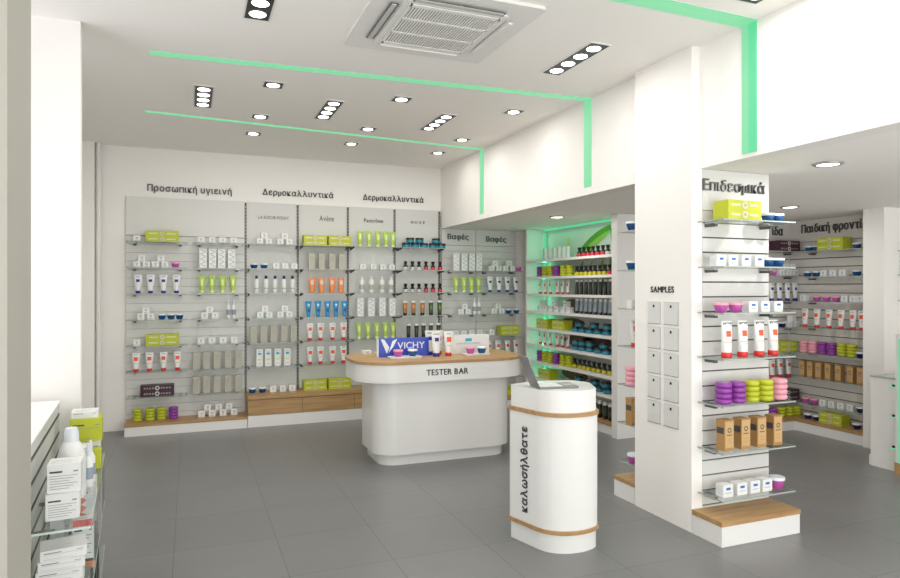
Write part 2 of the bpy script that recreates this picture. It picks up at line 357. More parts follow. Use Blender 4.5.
P_('bot', 'lotion_bottle', 'bottle', bottle(C['white'], C['navy'], .205, .026, C['print'], (.05, .06), .55), 'white bottle with navy cap', 'white bottles with navy caps', .205)
P_('sham', 'shampoo_bottle', 'bottle', bottle(C['white'], C['white'], .20, .032, C['beige'], (.04, .10), .4), 'white shampoo bottle', 'white shampoo bottles', .20)
sp = MB().lathe([(.021, 0), (.022, .005), (.022, .13), (.012, .155), (.008, .16)], C['white'], 14).lathe([(.0226, .04), (.0226, .10)], C['print'], 14, caps=False)
sc = MB().lathe([(.010, .158), (.010, .195), (.006, .22)], C['pale'], 10).box(-.006, .006, -.02, 0, .185, .195, C['pale'])
P_('spray', 'spray_bottle', 'bottle', [('body', sp.mesh('spray_body')), ('nozzle', sc.mesh('spray_nozzle'))], 'slim white spray bottle', 'slim white spray bottles', .22)
def jar(body, lid, h=.06, r=.043):
    b = MB().lathe([(r*.62, 0), (r*.72, .004), (r*.98, h*.72), (r*.98, h*.78)], body, 18)
    c = MB().lathe([(r*1.03, h*.76), (r*1.03, h*.96), (r*.97, h)], lid, 18)
    return [('bowl', b.mesh('jar_bowl')), ('lid', c.mesh('jar_lid'))]
P_('jarb', 'cream_jar', 'jar', jar(C['jblue'], C['jlid']), 'blue cream jar with pale lid', 'blue cream jars', .06)
P_('jarp', 'cream_jar', 'jar', jar(C['jpurple'], C['pink']), 'purple-pink cream jar', 'purple-pink cream jars', .06)
P_('jarw', 'cream_jar', 'jar', jar(C['jpurple'], C['jlid'], .075, .05), 'purple cream jar with white lid', 'purple white-lidded jars', .075)
P_('jark', 'cream_jar', 'jar', jar(C['navy'], C['jlid']), 'near-black cream jar with pale lid', 'near-black cream jars', .06)
tj = MB().lathe([(.044, 0), (.046, .004), (.046, .036), (.044, .038)], C['teal'], 18).lathe([(.0465, .012), (.0465, .026)], mat('jar_teal_label', (.02, .26, .38), .35), 18, caps=False); tl = MB().lathe([(.048, .037), (.048, .054), (.045, .057)], C['dark'], 18)
P_('teal', 'teal_jar', 'jar', [('bowl', tj.mesh('teal_bowl')), ('lid', tl.mesh('teal_lid'))], 'teal jar with black lid', 'teal jars with black lids', .057)
def tin(m):
    return [('tin', MB().lathe([(.040, 0), (.047, .004), (.0495, .010), (.0495, .023), (.047, .029), (.040, .033)], m, 20).mesh('round_tin'))]
P_('tinl', 'round_tin', 'tin', tin(C['lime']), 'lime round tin', 'lime round tins', .0335, 'lime')
P_('tinp', 'round_tin', 'tin', tin(C['purple']), 'purple round tin', 'purple round tins', .0335, 'purple')
P_('tink', 'round_tin', 'tin', tin(C['pink']), 'pink round tin', 'pink round tins', .0335, 'pink')
def gift(w, d, m, pm, rm):
    b = MB().rbox(-w/2, w/2, -d/2, d/2, 0, .059, m, .002).box(-w/2-.001, w/2+.001, -d/2-.001, d/2+.001, .0575, .0605, m)
    y = -d/2-.0008
    for s in (-1, 1):
        b.front(s*w*.28-w*.13, s*w*.28+w*.13, .022, .038, y, pm)
        for k in range(4): b.ringf(s*w*(.13+.08*k), .030, .006, .009, y-.0012, rm, 10)
    b.ringf(0, .03, .012, .024, y-.001, rm, 18)
    return [('box', b.mesh('gift_box'))]
P_('giftl', 'gift_box', 'box', gift(.335, .13, C['lime'], C['limed'], C['ring']), 'lime gift box', 'lime gift boxes', .0605, 'lime gift box')
P_('gifts', 'gift_box', 'box', gift(.275, .13, C['lime'], C['limed'], C['ring']), 'lime gift box', 'lime gift boxes', .0605, 'lime gift box')
P_('giftd', 'gift_box', 'box', gift(.34, .13, C['plum'], C['plum'], C['silver']), 'dark plum gift box', 'dark plum gift boxes', .0605, 'dark plum gift box')
def serum(lab):
    b = MB().lathe([(.026, 0), (.028, .004), (.028, .055), (.018, .066), (.012, .07)], C['dark'], 16).lathe([(.0287, .004), (.0287, .042)], lab, 16, caps=False)
    c = MB().lathe([(.012, .069), (.016, .072), (.024, .108), (.024, .114)], C['dark'], 14)
    return [('body', b.mesh('serum_body')), ('cap', c.mesh('serum_cap'))]
for k, nm, m in (('serr', 'red', C['redl']), ('sery', 'yellow', C['yellow']), ('serw', 'silver', C['silver'])):
    P_(k, 'serum_bottle', 'bottle', serum(m), 'black bottle with %s label' % nm, 'black bottles with %s labels' % nm, .114)
P_('dtube', 'cream_tube', 'tube', tube_parts(.18, .06, .023, C['dark'], C['dark'], prints=((-.03, .03, .15, .178, C['white']), (-.016, .016, .05, .12, C['olive']))), 'black tube with white crimped end', 'black tubes with white ends', .18)
P_('gtube', 'cream_tube', 'tube', tube_parts(.18, .06, .023, C['print'], C['dark'], prints=((-.03, .03, .15, .178, C['white']),)), 'grey tube with black cap', 'grey tubes with black caps', .18)
P_('dbot', 'lotion_bottle', 'bottle', bottle(C['dark'], C['white'], .19, .028, C['olive'], (.04, .10), .9), 'black bottle with white cap', 'black bottles with white caps', .19)
q = MB().rbox(-.040, .040, -.038, .038, 0, .20, C['kraft'], .002).box(-.0402, .0402, -.0382, .0382, .185, .2005, C['kraft'])
q.front(-.034, .034, .02, .19, -.038, C['kraftl']); q.ringf(0, .135, .010, .017, -.0392, C['ink']); q.front(-.022, .022, .10, .106, -.0386, C['ink']); q.front(-.016, .016, .07, .073, -.0386, C['kraft']); q.front(-.016, .016, .05, .053, -.0386, C['kraft'])
q.box(-.0408, -.040, -.03, .03, .11, .15, C['ink'])
P_('kraft', 'kraft_carton', 'box', [('box', q.mesh('kraft_carton'))], 'tall brown kraft carton', 'tall brown kraft cartons', .2005)
# large lettered tube for the pillar
lt = tube_parts(.235, .088, .031, C['white'], C['red'], .036, prints=((-.019, .019, .135, .172, C['sq']), (-.03, .03, .098, .102, C['gold']), (-.022, .022, .086, .088, C['print'])))
tx = text_mesh('VICHY', .072, .018, .001, .03, C['ink'])
for v in tx.vertices: v.co.z += .216; v.co.y -= .0075
lt.append(('lettering', tx))
P_('vtube', 'cream_tube', 'tube', lt, 'large white tube with red cap', 'large white tubes with red caps', .235)
lb = [p for p in tube_parts(.205, .085, .026, C['white'], C['blue'], prints=((-.018, .018, .125, .155, C['blue']), (-.025, .025, .182, .188, C['ink'])))]

ORD = ['', 'second', 'third', 'fourth', 'fifth', 'sixth', 'seventh', 'eighth', 'ninth', 'tenth', 'eleventh', 'twelfth']
def ordn(i, n):
    if n == 1: return None
    if i == 0: return 'leftmost'
    if i == n-1: return 'rightmost'
    return ORD[i]+' from left'
def place(kind, loc, rz, label, group):
    name, cat, parts, *_ = PROTO[kind]
    if len(parts) == 1: return link(name, parts[0][1], None, loc, rz, 0, label, cat, group)
    t = thing(name, label, cat, loc, rz, group)
    for pn, me in parts: link(pn, me, t)
    return t
class Bay:
    def __init__(s, name, axis, c, rows_): s.name = name; s.axis = axis; s.c = c; s.z = rows_; s.count = {}
    def put(s, lvl, kind, pxs, up=(), stack=None, dz=0, dc=0, sc=1):
        name, cat, parts, desc, plural, h, short = PROTO[kind]
        z, sh = s.z[lvl]; group = '%s, %s' % (plural, s.name)
        def pos(px, zz):
            c = s.c+dc
            return (xat(px, c), c, zz) if s.axis == 'Y' else (c, yat(px, c), zz)
        rz = 0 if s.axis == 'Y' else -PI/2
        rws = [(pxs, 0, 'lower row' if up else None)]+([(up, 1, 'upper row')] if up else [])
        for px_, lv, rn in rws:
            for i, px in enumerate(px_):
                if stack:
                    for k in range(stack):
                        if short and 'gift' in short:
                            a = ('upper ' if k == stack-1 else 'lower ')+desc
                            o = None if len(px_) == 1 else ('left pair' if i == 0 else 'right pair')
                            lab = ', '.join(filter(None, [a, o, sh, s.name]))
                        else:
                            tier = {0: 'bottom', 1: 'second up', 2: 'third up', 3: 'top'}[k] if stack == 4 else {0: 'bottom', 1: 'middle', 2: 'top'}[k]
                            o = 'only %s stack' % short if len(px_) == 1 else ('leftmost' if i == 0 else ORD[i])+' %s stack' % short
                            lab = ', '.join([desc, tier, o, sh, s.name])
                        x, y, zz = pos(px, z+k*h*sc)
                        place(kind, (x, y, zz), rz, lab, group).scale = (sc,)*3
                else:
                    o = ordn(i, len(px_))
                    lab = ', '.join(filter(None, [desc, o, rn, sh, s.name]))
                    place(kind, pos(px, z+lv*h*sc+dz), rz, lab, group).scale = (sc,)*3

# ---------------------------------------------------------------- glass shelf
def shelf(bayname, shname, x0, x1, y0, y1, z, face='Y', style='slat', t=.008):
    th = thing('glass_shelf', 'clear glass shelf on metal brackets, %s, %s' % (shname, bayname), 'shelf', ((x0+x1)/2, (y0+y1)/2, z), 0, 'glass shelves')
    cx, cy = (x0+x1)/2, (y0+y1)/2; a, b = (x1-x0)/2, (y1-y0)/2
    MB().box(-a+.002, a-.002, -b+.002, b-.002, -t, 0, glass).build('glass_pane', th)
    e = MB()
    if face == 'Y': e.box(-a, a, -b-.001, -b+.002, -t, 0, gedge).box(-a, -a+.002, -b, b, -t, 0, gedge).box(a-.002, a, -b, b, -t, 0, gedge)
    elif face == 'y': e.box(-a, a, b-.002, b+.001, -t, 0, gedge).box(-a, -a+.002, -b, b, -t, 0, gedge)
    else: e.box(-a-.001, -a+.002, -b, b, -t, 0, gedge).box(-a, a, -b, -b+.002, -t, 0, gedge)
    e.build('polished_edge', th)
    for s in (-1, 1):
        br = MB()
        if face in 'Yy':
            sg = 1 if face == 'Y' else -1
            xx = s*(a-.07) if style == 'slat' else s*(a-.012)
            if style == 'slat':
                y0_, y1_ = sorted((sg*(b-.09), sg*b))
                br.box(xx-.02, xx+.02, y0_, y1_, -t-.010, -t, steel).box(xx-.012, xx+.012, y0_, y1_, -t-.028, -t-.012, groove)
            else:
                br.add([(xx-.003, b, -t), (xx-.003, -b*.6, -t), (xx-.003, -b*.6, -t-.012), (xx-.003, b, -t-.035), (xx+.003, b, -t), (xx+.003, -b*.6, -t), (xx+.003, -b*.6, -t-.012), (xx+.003, b, -t-.035)],
                       [(0, 1, 2, 3), (7, 6, 5, 4), (0, 4, 5, 1), (1, 5, 6, 2), (2, 6, 7, 3), (3, 7, 4, 0)], black)
        else:
            yy = s*(b-.07); br.box(a-.09, a, yy-.03, yy+.03, -t-.012, -t, steel).box(a-.09, a, yy-.012, yy+.012, -t-.028, -t-.012, groove)
        br.build('bracket', th)
    return th
def slatpanel(mb, x0, x1, y0, y1, z0, z1, face, m, gm, pitch=.0975, gap=.007, phase=0):
    # backing with grooves between boards; x/y ranges give the footprint
    k = 0; z = z0
    if face == 'Y': mb.box(x0, x1, y0+.010, y1, z0, z1, gm)
    elif face == 'y': mb.box(x0, x1, y0, y1-.010, z0, z1, gm)
    else: mb.box(x0+.010, x1, y0, y1, z0, z1, gm)
    edges = []; g0 = z0+phase
    while g0 < z1: edges.append(g0); g0 += pitch
    segs = [z0]+[e for e in edges if e > z0+.01]+[z1]
    for a, b in zip(segs, segs[1:]):
        a2 = a+(gap/2 if a != z0 else 0); b2 = b-(gap/2 if b != z1 else 0)
        if b2-a2 < .004: continue
        if face == 'Y': mb.box(x0, x1, y0, y0+.010, a2, b2, m)
        elif face == 'y': mb.box(x0, x1, y1-.010, y1, a2, b2, m)
        else: mb.box(x0, x0+.010, y0, y1, a2, b2, m)
    return mb
def sign(txt, width, height, loc, label, rz=0, m=signm, bold=.022, depth=.012, spacing=1.12):
    t = thing('sign_lettering', label, 'sign', loc, rz)
    for vs, fs in layout(txt, width, height, depth, bold, spacing):
        MB().add(vs, fs, m).build('letter', t)
    return t

LV = [(2.10, 'top shelf'), (1.815, 'second shelf'), (1.53, 'third shelf'), (1.24, 'fourth shelf'), (.955, 'fifth shelf'), (.67, 'sixth shelf'), (.395, 'seventh shelf'), (.125, 'wooden base')]
LW = LV[:6]+[(.362, 'wooden worktop')]
WY = 8.06      # face of the back-wall panels
IY = 7.93      # middle of the items
# bay 1 and 2: slat panel
slatpanel(MB(), -.66, .600, WY, 8.09, .125, 2.18, 'Y', mat('slat_pale', (.71, .70, .68), .5), mat('groove_soft', (.36, .35, .34), .6), .095, .004, .055).box(-.66, .600, WY, 8.09, 2.182, 2.612, MATS['slat_pale']).build('slat_wall_panel', label='pale grey grooved slat panel at the left of the back wall', cat='wall panel')
def plinth(x0, x1, y0, y1, label, h=.10, top=.125, m=oak, inset=.0):
    t = thing('display_plinth', label, 'plinth', ((x0+x1)/2, (y0+y1)/2, 0))
    a, b = (x1-x0)/2, (y1-y0)/2
    MB().box(-a, a, -b, b, 0, h, lam).build('base', t)
    MB().box(-a-.004, a+.004, -b-.004, b, h, top, m).build('wooden_top', t)
    return t
plinth(-.65, .605, 7.72, 8.06, 'low white plinth with oak top under the leftmost back-wall shelves')
B1 = Bay('leftmost back-wall column', 'Y', IY, LV); B2 = Bay('second back-wall column', 'Y', IY, LV)
B3 = Bay('third back-wall column', 'Y', IY, LW); B4 = Bay('fourth back-wall column', 'Y', IY, LW); B5 = Bay('fifth back-wall column', 'Y', IY, LW); B6 = Bay('sixth back-wall column', 'Y', IY, LW)
B7 = Bay('seventh back-wall column', 'Y', IY, LV); B8 = Bay('eighth back-wall column', 'Y', IY, LV)
for z, nm in LV[:7]:
    shelf(B1.name, nm, -.64, -.03, 7.78, WY, z); shelf(B2.name, nm, .03, .58, 7.78, WY, z)
# uprights and smooth panels of bays 3-6
XS = [.612, 1.222, 1.842, 2.452, 3.07]
pl = ['behind the white bottles', 'behind the orange tubes', 'behind the lime tubes', 'behind the teal jars']
for i in range(4):
    MB().box(XS[i]+.012, XS[i+1]-.012, WY+.012, 8.09, .362, 2.61, panel).build('wall_panel', label='smooth pale grey wall panel '+pl[i], cat='wall panel', group='smooth shelf back panels')
    for z, nm in LW[:6]:
        shelf((B3, B4, B5, B6)[i].name, nm, XS[i]+.015, XS[i+1]-.015, 7.78, WY, z, style='up')
upm = mat('upright_metal', (.11, .11, .10), .5, .3); slotm = mat('slot_grey', (.45, .45, .43), .5)
for i, x in enumerate(XS):
    u = MB().box(x-.011, x+.011, WY, 8.09, .362, 2.60, upm)
    for k in range(54): z = .42+k*.04; u.box(x-.004, x+.004, WY-.001, WY, z, z+.018, slotm)
    u.build('slotted_upright', label='dark slotted shelf upright on the back wall, '+['leftmost', 'second from left', 'middle', 'fourth from left', 'rightmost'][i], cat='shelf upright', group='slotted shelf uprights')
for i in range(4):
    t = thing('drawer_cabinet', 'low oak drawer cabinet on white plinth, %s of four under back shelves' % ['leftmost', 'second', 'third', 'rightmost'][i], 'cabinet', ((XS[i]+XS[i+1])/2, 7.9, 0), 0, 'oak drawer cabinets')
    a = (XS[i+1]-XS[i])/2
    MB().box(-a, a, -.18, .16, 0, .13, lam).box(-a, a, -.16, .16, .13, .316, oak).build('body', t)
    MB().box(-a+.002, a-.002, -.182, -.162, .134, .308, oak).build('drawer_front', t)
MB().box(XS[0]-.004, XS[4], 7.714, 8.06, .318, .362, oak).build('wooden_worktop', label='long oak worktop over the drawer cabinets along the back wall', cat='worktop')
# bays 7-8 under the low ceiling
slatpanel(MB(), 3.10, 3.594, WY, 8.09, .125, 2.15, 'Y', slatw, groovel, .095, .006, .055).box(3.10, 3.594, WY, 8.09, 2.16, 2.372, slatw).build('slat_wall_panel', label='white slat panel under the left hair-dye sign', cat='wall panel')
slatpanel(MB(), 3.60, 4.20, WY, 8.09, .125, 2.15, 'Y', slatw, groovel, .095, .006, .055).box(3.60, 4.20, WY, 8.09, 2.16, 2.372, slatw).build('slat_wall_panel', label='white slat panel under the right hair-dye sign', cat='wall panel')
plinth(3.10, 4.20, 7.74, 8.06, 'low white plinth with oak top in the corner behind the tester bar')
for z, nm in LV[1:7]:
    shelf(B7.name, nm, 3.13, 3.58, 7.80, WY, z); shelf(B8.name, nm, 3.63, 4.18, 7.80, WY, z)
# --- goods, back wall
B1.put(0, 'carton', [137]); B1.put(0, 'giftl', [162.5], stack=2)
B1.put(1, 'carton', [137, 146.5, 155.5, 165], [142, 161]); B1.put(1, 'jarp', [175.5])
B1.put(2, 'tubeb', [138, 150.5, 163.5, 176.5])
B1.put(3, 'carton', [141, 151], [146]); B1.put(3, 'jarb', [162, 171, 179.5])
B1.put(4, 'carton', [137]); B1.put(4, 'giftl', [162.5], stack=2)
B1.put(5, 'tuber', [136, 149.5, 163.5, 177.5])
B1.put(6, 'giftd', [157.5], stack=2)
B1.put(7, 'tinl', [137.5, 150, 161.5], stack=4); B1.put(7, 'tinp', [173.5], stack=4)
B2.put(0, 'carton', [201, 212, 222.5, 233.5])
B2.put(1, 'tall', [203, 212.5, 221.5, 231.5])
B2.put(2, 'tubel', [202, 212, 222.5, 233])
B2.put(3, 'carton', [204.5, 215], [209.7]); B2.put(3, 'spray', [228.5, 233.7])
B2.put(4, 'carton', [201, 212, 223, 234])
B2.put(5, 'beige', [196.5, 206.5, 217, 228, 238.5]); B2.put(6, 'beige', [196.5, 206.5, 217, 228, 238.5])
B2.put(7, 'carton', [201.5, 212, 223, 234], [207.5, 218.5, 229])
B3.put(0, 'carton', [259.5, 268.5, 280, 289], [264, 284.5])
B3.put(1, 'jarb', [254, 264]); B3.put(1, 'carton', [276, 285, 294])
B3.put(2, 'bot', [256.5, 266, 275, 284, 292.5])
B3.put(3, 'carton', [260, 269, 280, 289], [264.5, 284.5])
B3.put(4, 'beige', [253.5, 263.5, 273.5, 284, 293.5])
B3.put(5, 'tallb', [259.5, 268, 277.5, 287])
B3.put(6, 'jarb', [252.5, 262.5]); B3.put(6, 'carton', [273, 282.5, 292])
B4.put(0, 'gifts', [314.5, 339], stack=2)
B4.put(1, 'beige', [311.5, 321.5, 332, 341.5])
B4.put(2, 'tubeo', [312, 321.5, 332, 341])
B4.put(3, 'tubes', [308.5, 318, 327.5, 336, 344.5])
B4.put(4, 'tuber', [310, 320.5, 332.5, 343.5]); B4.put(5, 'tuber', [310, 320.5, 332.5, 343.5])
B4.put(6, 'gifts', [314.5, 339], stack=2)
B5.put(0, 'tubel', [360, 369, 378, 386, 393])
B5.put(1, 'carton', [362.5, 373, 382.5, 391.5])
B5.put(2, 'sham', [362, 371.5, 382, 391])
B5.put(3, 'tall', [360, 371, 382, 392])
B5.put(4, 'tubel', [359, 368, 377, 385.5, 393])
B5.put(5, 'carton', [362.5, 373])
B6.put(0, 'teal', [406, 415, 424, 433, 441.5], [410, 419.5, 436], sc=1.13)
for l in (1, 2): B6.put(l, 'serw', [405.5, 412.5, 419]); B6.put(l, 'serr', [426, 433, 440])
B6.put(3, 'tubebr', [405, 413.5, 422.5]); B6.put(3, 'tubeol', [431, 439.5])
B6.put(4, 'dtube', [408.5, 416.5, 423.5, 431, 438.5])
B7.put(1, 'tall', [456, 464, 471.5, 478.5]); B7.put(2, 'tubel', [456, 464, 471.5, 478.5])
B7.put(3, 'carton', [460.5, 467.5], [464]); B7.put(3, 'spray', [474.5, 479])
B7.put(4, 'carton', [455, 463, 471, 479])
B8.put(1, 'carton', [491, 498, 505, 512], [494.5, 508.5]); B8.put(1, 'jarp', [518.3], dc=-.04)
B8.put(2, 'tubeb', [490, 499, 507.5, 516])
B8.put(3, 'carton', [493.5, 501], [497.5]); B8.put(3, 'jarb', [508.5, 516.5])
B8.put(4, 'carton', [491]); B8.put(4, 'gifts', [508], stack=2)
B8.put(5, 'tuber', [489, 498, 507.5, 516])
B8.put(7, 'tinl', [499, 509], stack=4)
# --- signs, back wall
SY = 8.083
sign('Προσωπική υγιεινή', .90, .10, (.005, SY, 2.715), 'dark Greek lettering on the back wall above the leftmost shelves')
sign('Δερμοκαλλυντικά', .85, .095, (1.235, SY, 2.735), 'dark Greek lettering on back wall, middle sign above oak cabinets')
sign('Δερμοκαλλυντικά', .81, .095, (2.445, SY, 2.735), 'dark Greek lettering on back wall, right sign nearest the corner')
PYs = 8.070
sign('LA ROCHE-POSAY', .36, .038, (.935, PYs, 2.435), 'small thin brand lettering above the white bottles', bold=0, depth=.003)
sign('Avène', .18, .07, (1.575, PYs, 2.45), 'small grey script-like brand lettering above the orange tubes', bold=0, depth=.003)
sign('Pantrôme', .25, .05, (2.175, PYs, 2.445), 'small bold brand lettering above the lime tubes', bold=.02, depth=.003)
sign('N U X E', .19, .035, (2.77, PYs, 2.445), 'small spaced brand lettering above the teal jars', bold=.02, depth=.003)
sign('Βαφές', .30, .095, (3.335, WY-.005, 2.265), 'dark Greek hair-dye sign, left one under the low ceiling', bold=.02)
sign('Βαφές', .30, .095, (3.90, WY-.005, 2.245), 'dark Greek hair-dye sign, right one under the low ceiling', bold=.02)

# ---------------------------------------------------------------- green-lit shelving
GX = 4.20; GY0, GY1 = 5.80, 7.74
t = thing('lit_shelving_unit', 'tall white recessed shelving unit glowing green with printed leaf backdrop', 'shelving', (GX, (GY0+GY1)/2, 0))
def L_(mb): return mb.xf(Matrix.Translation((-GX, -(GY0+GY1)/2, 0)))
L_(MB().box(GX, 4.52, GY1, GY1+.03, 0, 2.372, lam)).build('side_panel', t)
L_(MB().box(GX-.03, 4.56, 5.70, GY0, 0, 2.372, lam)).build('side_panel', t)
L_(MB().box(4.48, 4.52, GY0, GY1, 0, 2.372, C['spaper'])).build('back_panel', t)
L_(MB().box(GX+.02, 4.48, GY0, GY1, 0, .10, lam)).build('plinth', t)
L_(MB().box(GX, 4.48, GY0, GY1, .10, .13, oaky)).build('wooden_base', t)
GZ = [1.955, 1.735, 1.51, 1.285, 1.065, .85, .63, .42]
for z in GZ:
    L_(MB().box(GX, 4.48, GY0, GY1, z-.03, z, lam)).build('shelf_board', t)
for k, (z0, z1) in enumerate(zip([.13]+GZ[::-1], [z-.03 for z in GZ[::-1]]+[2.34])):
    L_(MB().box(4.46, 4.48, GY1-.035, GY1-.004, z0+.01, z1-.01, ledb)).build('led_strip', t)
    area((4.44, GY1-.06, (z0+z1)/2), .05, (z1-z0)*.8, .38, (.15, 1, .5), (PI/2, 0, PI/2+.9), name='green_led')
L_(MB().box(4.44, 4.475, GY0+.02, GY1-.04, 2.355, 2.370, ledb)).build('led_strip', t)
area((4.40, (GY0+GY1)/2, 2.35), .05, 1.7, 1.8, (.15, 1, .45), (0, .35, 0), name='green_led')
# printed bamboo leaves, stalk and stones on the backdrop
def leafm(y0, z0, y1, z1, w, m, off):
    mb = MB(); n = 8; vs = []
    d = Vector((y1-y0, z1-z0)); nn = Vector((-d.y, d.x)).normalized()
    for k in range(n+1):
        tt = k/n; ww = w*math.sin(PI*min(1, tt*.92+.04))**.7
        c = Vector((y0, z0))+d*tt
        for s in (-1, 1): vs.append((4.478-off, (c+nn*ww*s).x, (c+nn*ww*s).y))
    mb.add(vs, [(2*k, 2*k+1, 2*k+3, 2*k+2) for k in range(n)], m); return mb
lf = MB()
for i, a in enumerate([(6.95, 1.98, 6.25, 2.30, .075, 'leaf'), (6.85, 2.0, 6.28, 2.24, .04, 'leafl'), (6.10, 1.98, 6.26, 2.29, .035, 'leaf'), (6.18, 2.0, 6.24, 2.26, .018, 'leafl'), (5.98, 2.02, 5.84, 2.33, .03, 'leaf'),
                       (6.9, 1.76, 6.8, 1.92, .02, 'leaf'), (6.7, 1.76, 6.6, 1.92, .02, 'leafl'), (6.45, 1.75, 6.4, 1.93, .03, 'leafl'), (6.2, 1.75, 6.25, 1.93, .03, 'leaf'), (6.35, 1.52, 6.4, 1.70, .02, 'leaf')]):
    m_ = leafm(*a[:5], C[a[5]], .002+i*.0004); lf.add(m_.v, m_.f, m_.mats[0])
for z in (1.96, 1.74): lf.box(4.4765, 4.478, 7.12, 7.18, z, z+.19+(.08 if z > 1.9 else 0), C['stalk'])
lf.box(4.4765, 4.478, 7.12, 7.18, 1.515, 1.70, C['stalk'])
for cy_, cz_, ry_, rz_ in ((7.05, 1.36, .22, .09), (7.05, 1.15, .28, .06), (6.9, .93, .35, .07), (7.0, .50, .3, .07), (6.5, .95, .3, .07)):
    n = 20; vs = [(4.4765, cy_+ry_*math.cos(2*PI*k/n), max(cz_-rz_, cz_+rz_*math.sin(2*PI*k/n))) for k in range(n)]
    lf.add(vs, [tuple(range(n-1, -1, -1))], C['stone'])
L_(lf).build('leaf_print', t)
GZL = [(z, nm) for z, nm in zip(GZ+[.13], ['top shelf', 'second shelf', 'third shelf', 'fourth shelf', 'fifth shelf', 'sixth shelf', 'seventh shelf', 'eighth shelf', 'wooden base'])]
G = Bay('green-lit shelving', 'X', 4.30, GZL)
rt = [579.5+4.55*k for k in range(7)]
G.put(0, 'tall', [545, 549.5, 554, 558.5, 563, 567.5], sc=.66); G.put(0, 'serr', [579.5, 584, 588.5, 593, 598, 603]); G.put(0, 'serw', [608])
G.put(1, 'tinp', [540.5, 556.5], stack=4); G.put(1, 'tinl', [545.5, 550.5, 564, 570], stack=4); G.put(1, 'sery', [577, 581.5, 586, 590.5, 595, 600, 605]); G.put(1, 'serr', [610])
G.put(2, 'tuber', [540.5, 545.5, 550.5, 557.5, 562.5, 568], sc=.86); G.put(2, 'dtube', [577, 581.5, 586, 590.5, 595.5, 600.5, 605.5, 610.5])
G.put(3, 'cartonb', [541, 546.5, 552, 558, 564, 570], [543.5, 555, 567]); G.put(3, 'gtube', [577, 581.5, 586, 590.5, 595.5, 600.5, 605.5, 610.5])
G.put(4, 'gifts', [546, 562], stack=2); G.put(4, 'teal', [576, 583, 590.5, 598.5, 607], [579.5, 594.5, 607.5], sc=1.1)
G.put(5, 'tuber', [540.5, 545, 550.5, 557.5, 562.5, 568], sc=.86); G.put(5, 'teal', [576.5, 583, 590.5, 598.5, 607], [576.5, 583, 590.5, 604], sc=1.1)
G.put(6, 'tinp', [540.5, 556.5], stack=4); G.put(6, 'tinl', [545.5, 550.5, 563.5, 569.5], stack=4); G.put(6, 'sery', [575, 580, 584.5, 589, 594, 599, 604.5, 610])
G.put(7, 'gifts', [548], stack=2); G.put(7, 'teal', [577, 583.5, 591, 599, 608], [579, 595, 606], sc=1.1)
G.put(8, 'dbot', [595, 600, 605.5, 611]);

# ---------------------------------------------------------------- pillar gondolas
GL = [(2.028, 'top shelf'), (1.731, 'second shelf'), (1.437, 'third shelf'), (1.148, 'fourth shelf'), (.854, 'fifth shelf'), (.560, 'sixth shelf'), (.266, 'lowest shelf')]
slatpanel(MB(), 3.118, PX1, 3.344, PY0, .10, 2.10, 'Y', slatw, groove, .0975, .010, .07).box(3.118, PX1, 3.344, PY0, 2.104, 2.372, slatw).build('slat_wall_panel', label='white slat panel with dark grooves on the near side of the pillar', cat='wall panel')
MB().box(PX0+.0, 3.118, 3.350, PY0, 0, 3.17, white).build('trim_8', kind='structure')
plinth(3.03, 3.685, 3.09, 3.344, 'low white plinth with oak top at the foot of the near pillar side', .125, .155)
for z, nm in GL: shelf('near pillar side', nm, 3.075, 3.69, 3.125, 3.344, z, t=.009)
N = Bay('near pillar side', 'Y', 3.215, GL)
N.put(0, 'gifts', [737], stack=2, dc=-.01); N.put(0, 'jarb', [768, 777], sc=1.0, dc=.02)
N.put(1, 'cartonb', [718, 730, 743, 756], sc=1.03); N.put(1, 'jarb', [767.5, 777.5], sc=1.0)
N.put(2, 'jarp', [721, 735.5], sc=1.05); N.put(2, 'cartonb', [750, 762, 775], sc=1.0)
N.put(3, 'vtube', [726.5, 742.5, 759, 773])
N.put(4, 'tinp', [723.5, 737.5], stack=4, sc=1.03); N.put(4, 'tinl', [751, 765], stack=4, sc=1.03); N.put(4, 'tink', [779], stack=4, sc=1.03)
N.put(5, 'kraft', [725, 741.5, 757.5, 773.5], sc=.97)
N.put(6, 'cartonb', [724.5, 738.5, 751.5, 763.5], sc=1.1); N.put(6, 'jarw', [776.5])
for z, nm in GL: shelf('far pillar side', nm, 3.075, 3.69, 3.93, 4.20, z, face='y', t=.009)
plinth(3.035, 3.685, 3.94, 4.19, 'low white plinth with oak top at the far foot of the samples pillar', .125, .155)
F_ = Bay('far pillar side', 'Y', 4.06, GL)
F_.put(0, 'jarb', [632.5], sc=1.1); F_.put(1, 'jarb', [632.5], sc=1.1); F_.put(2, 'carton', [633]); F_.put(3, 'tuber', [634.5]); F_.put(4, 'tink', [632.5], stack=4, sc=1.1); F_.put(5, 'kraft', [633]); F_.put(6, 'jarw', [634])
sign('Επιδεσμικά', .53, .095, (3.38, 3.338, 2.265), 'chrome-and-black Greek lettering at the top of the pillar', m=mat('brushed_dark', (.10, .10, .095), .35, .35), bold=.012, depth=.014)
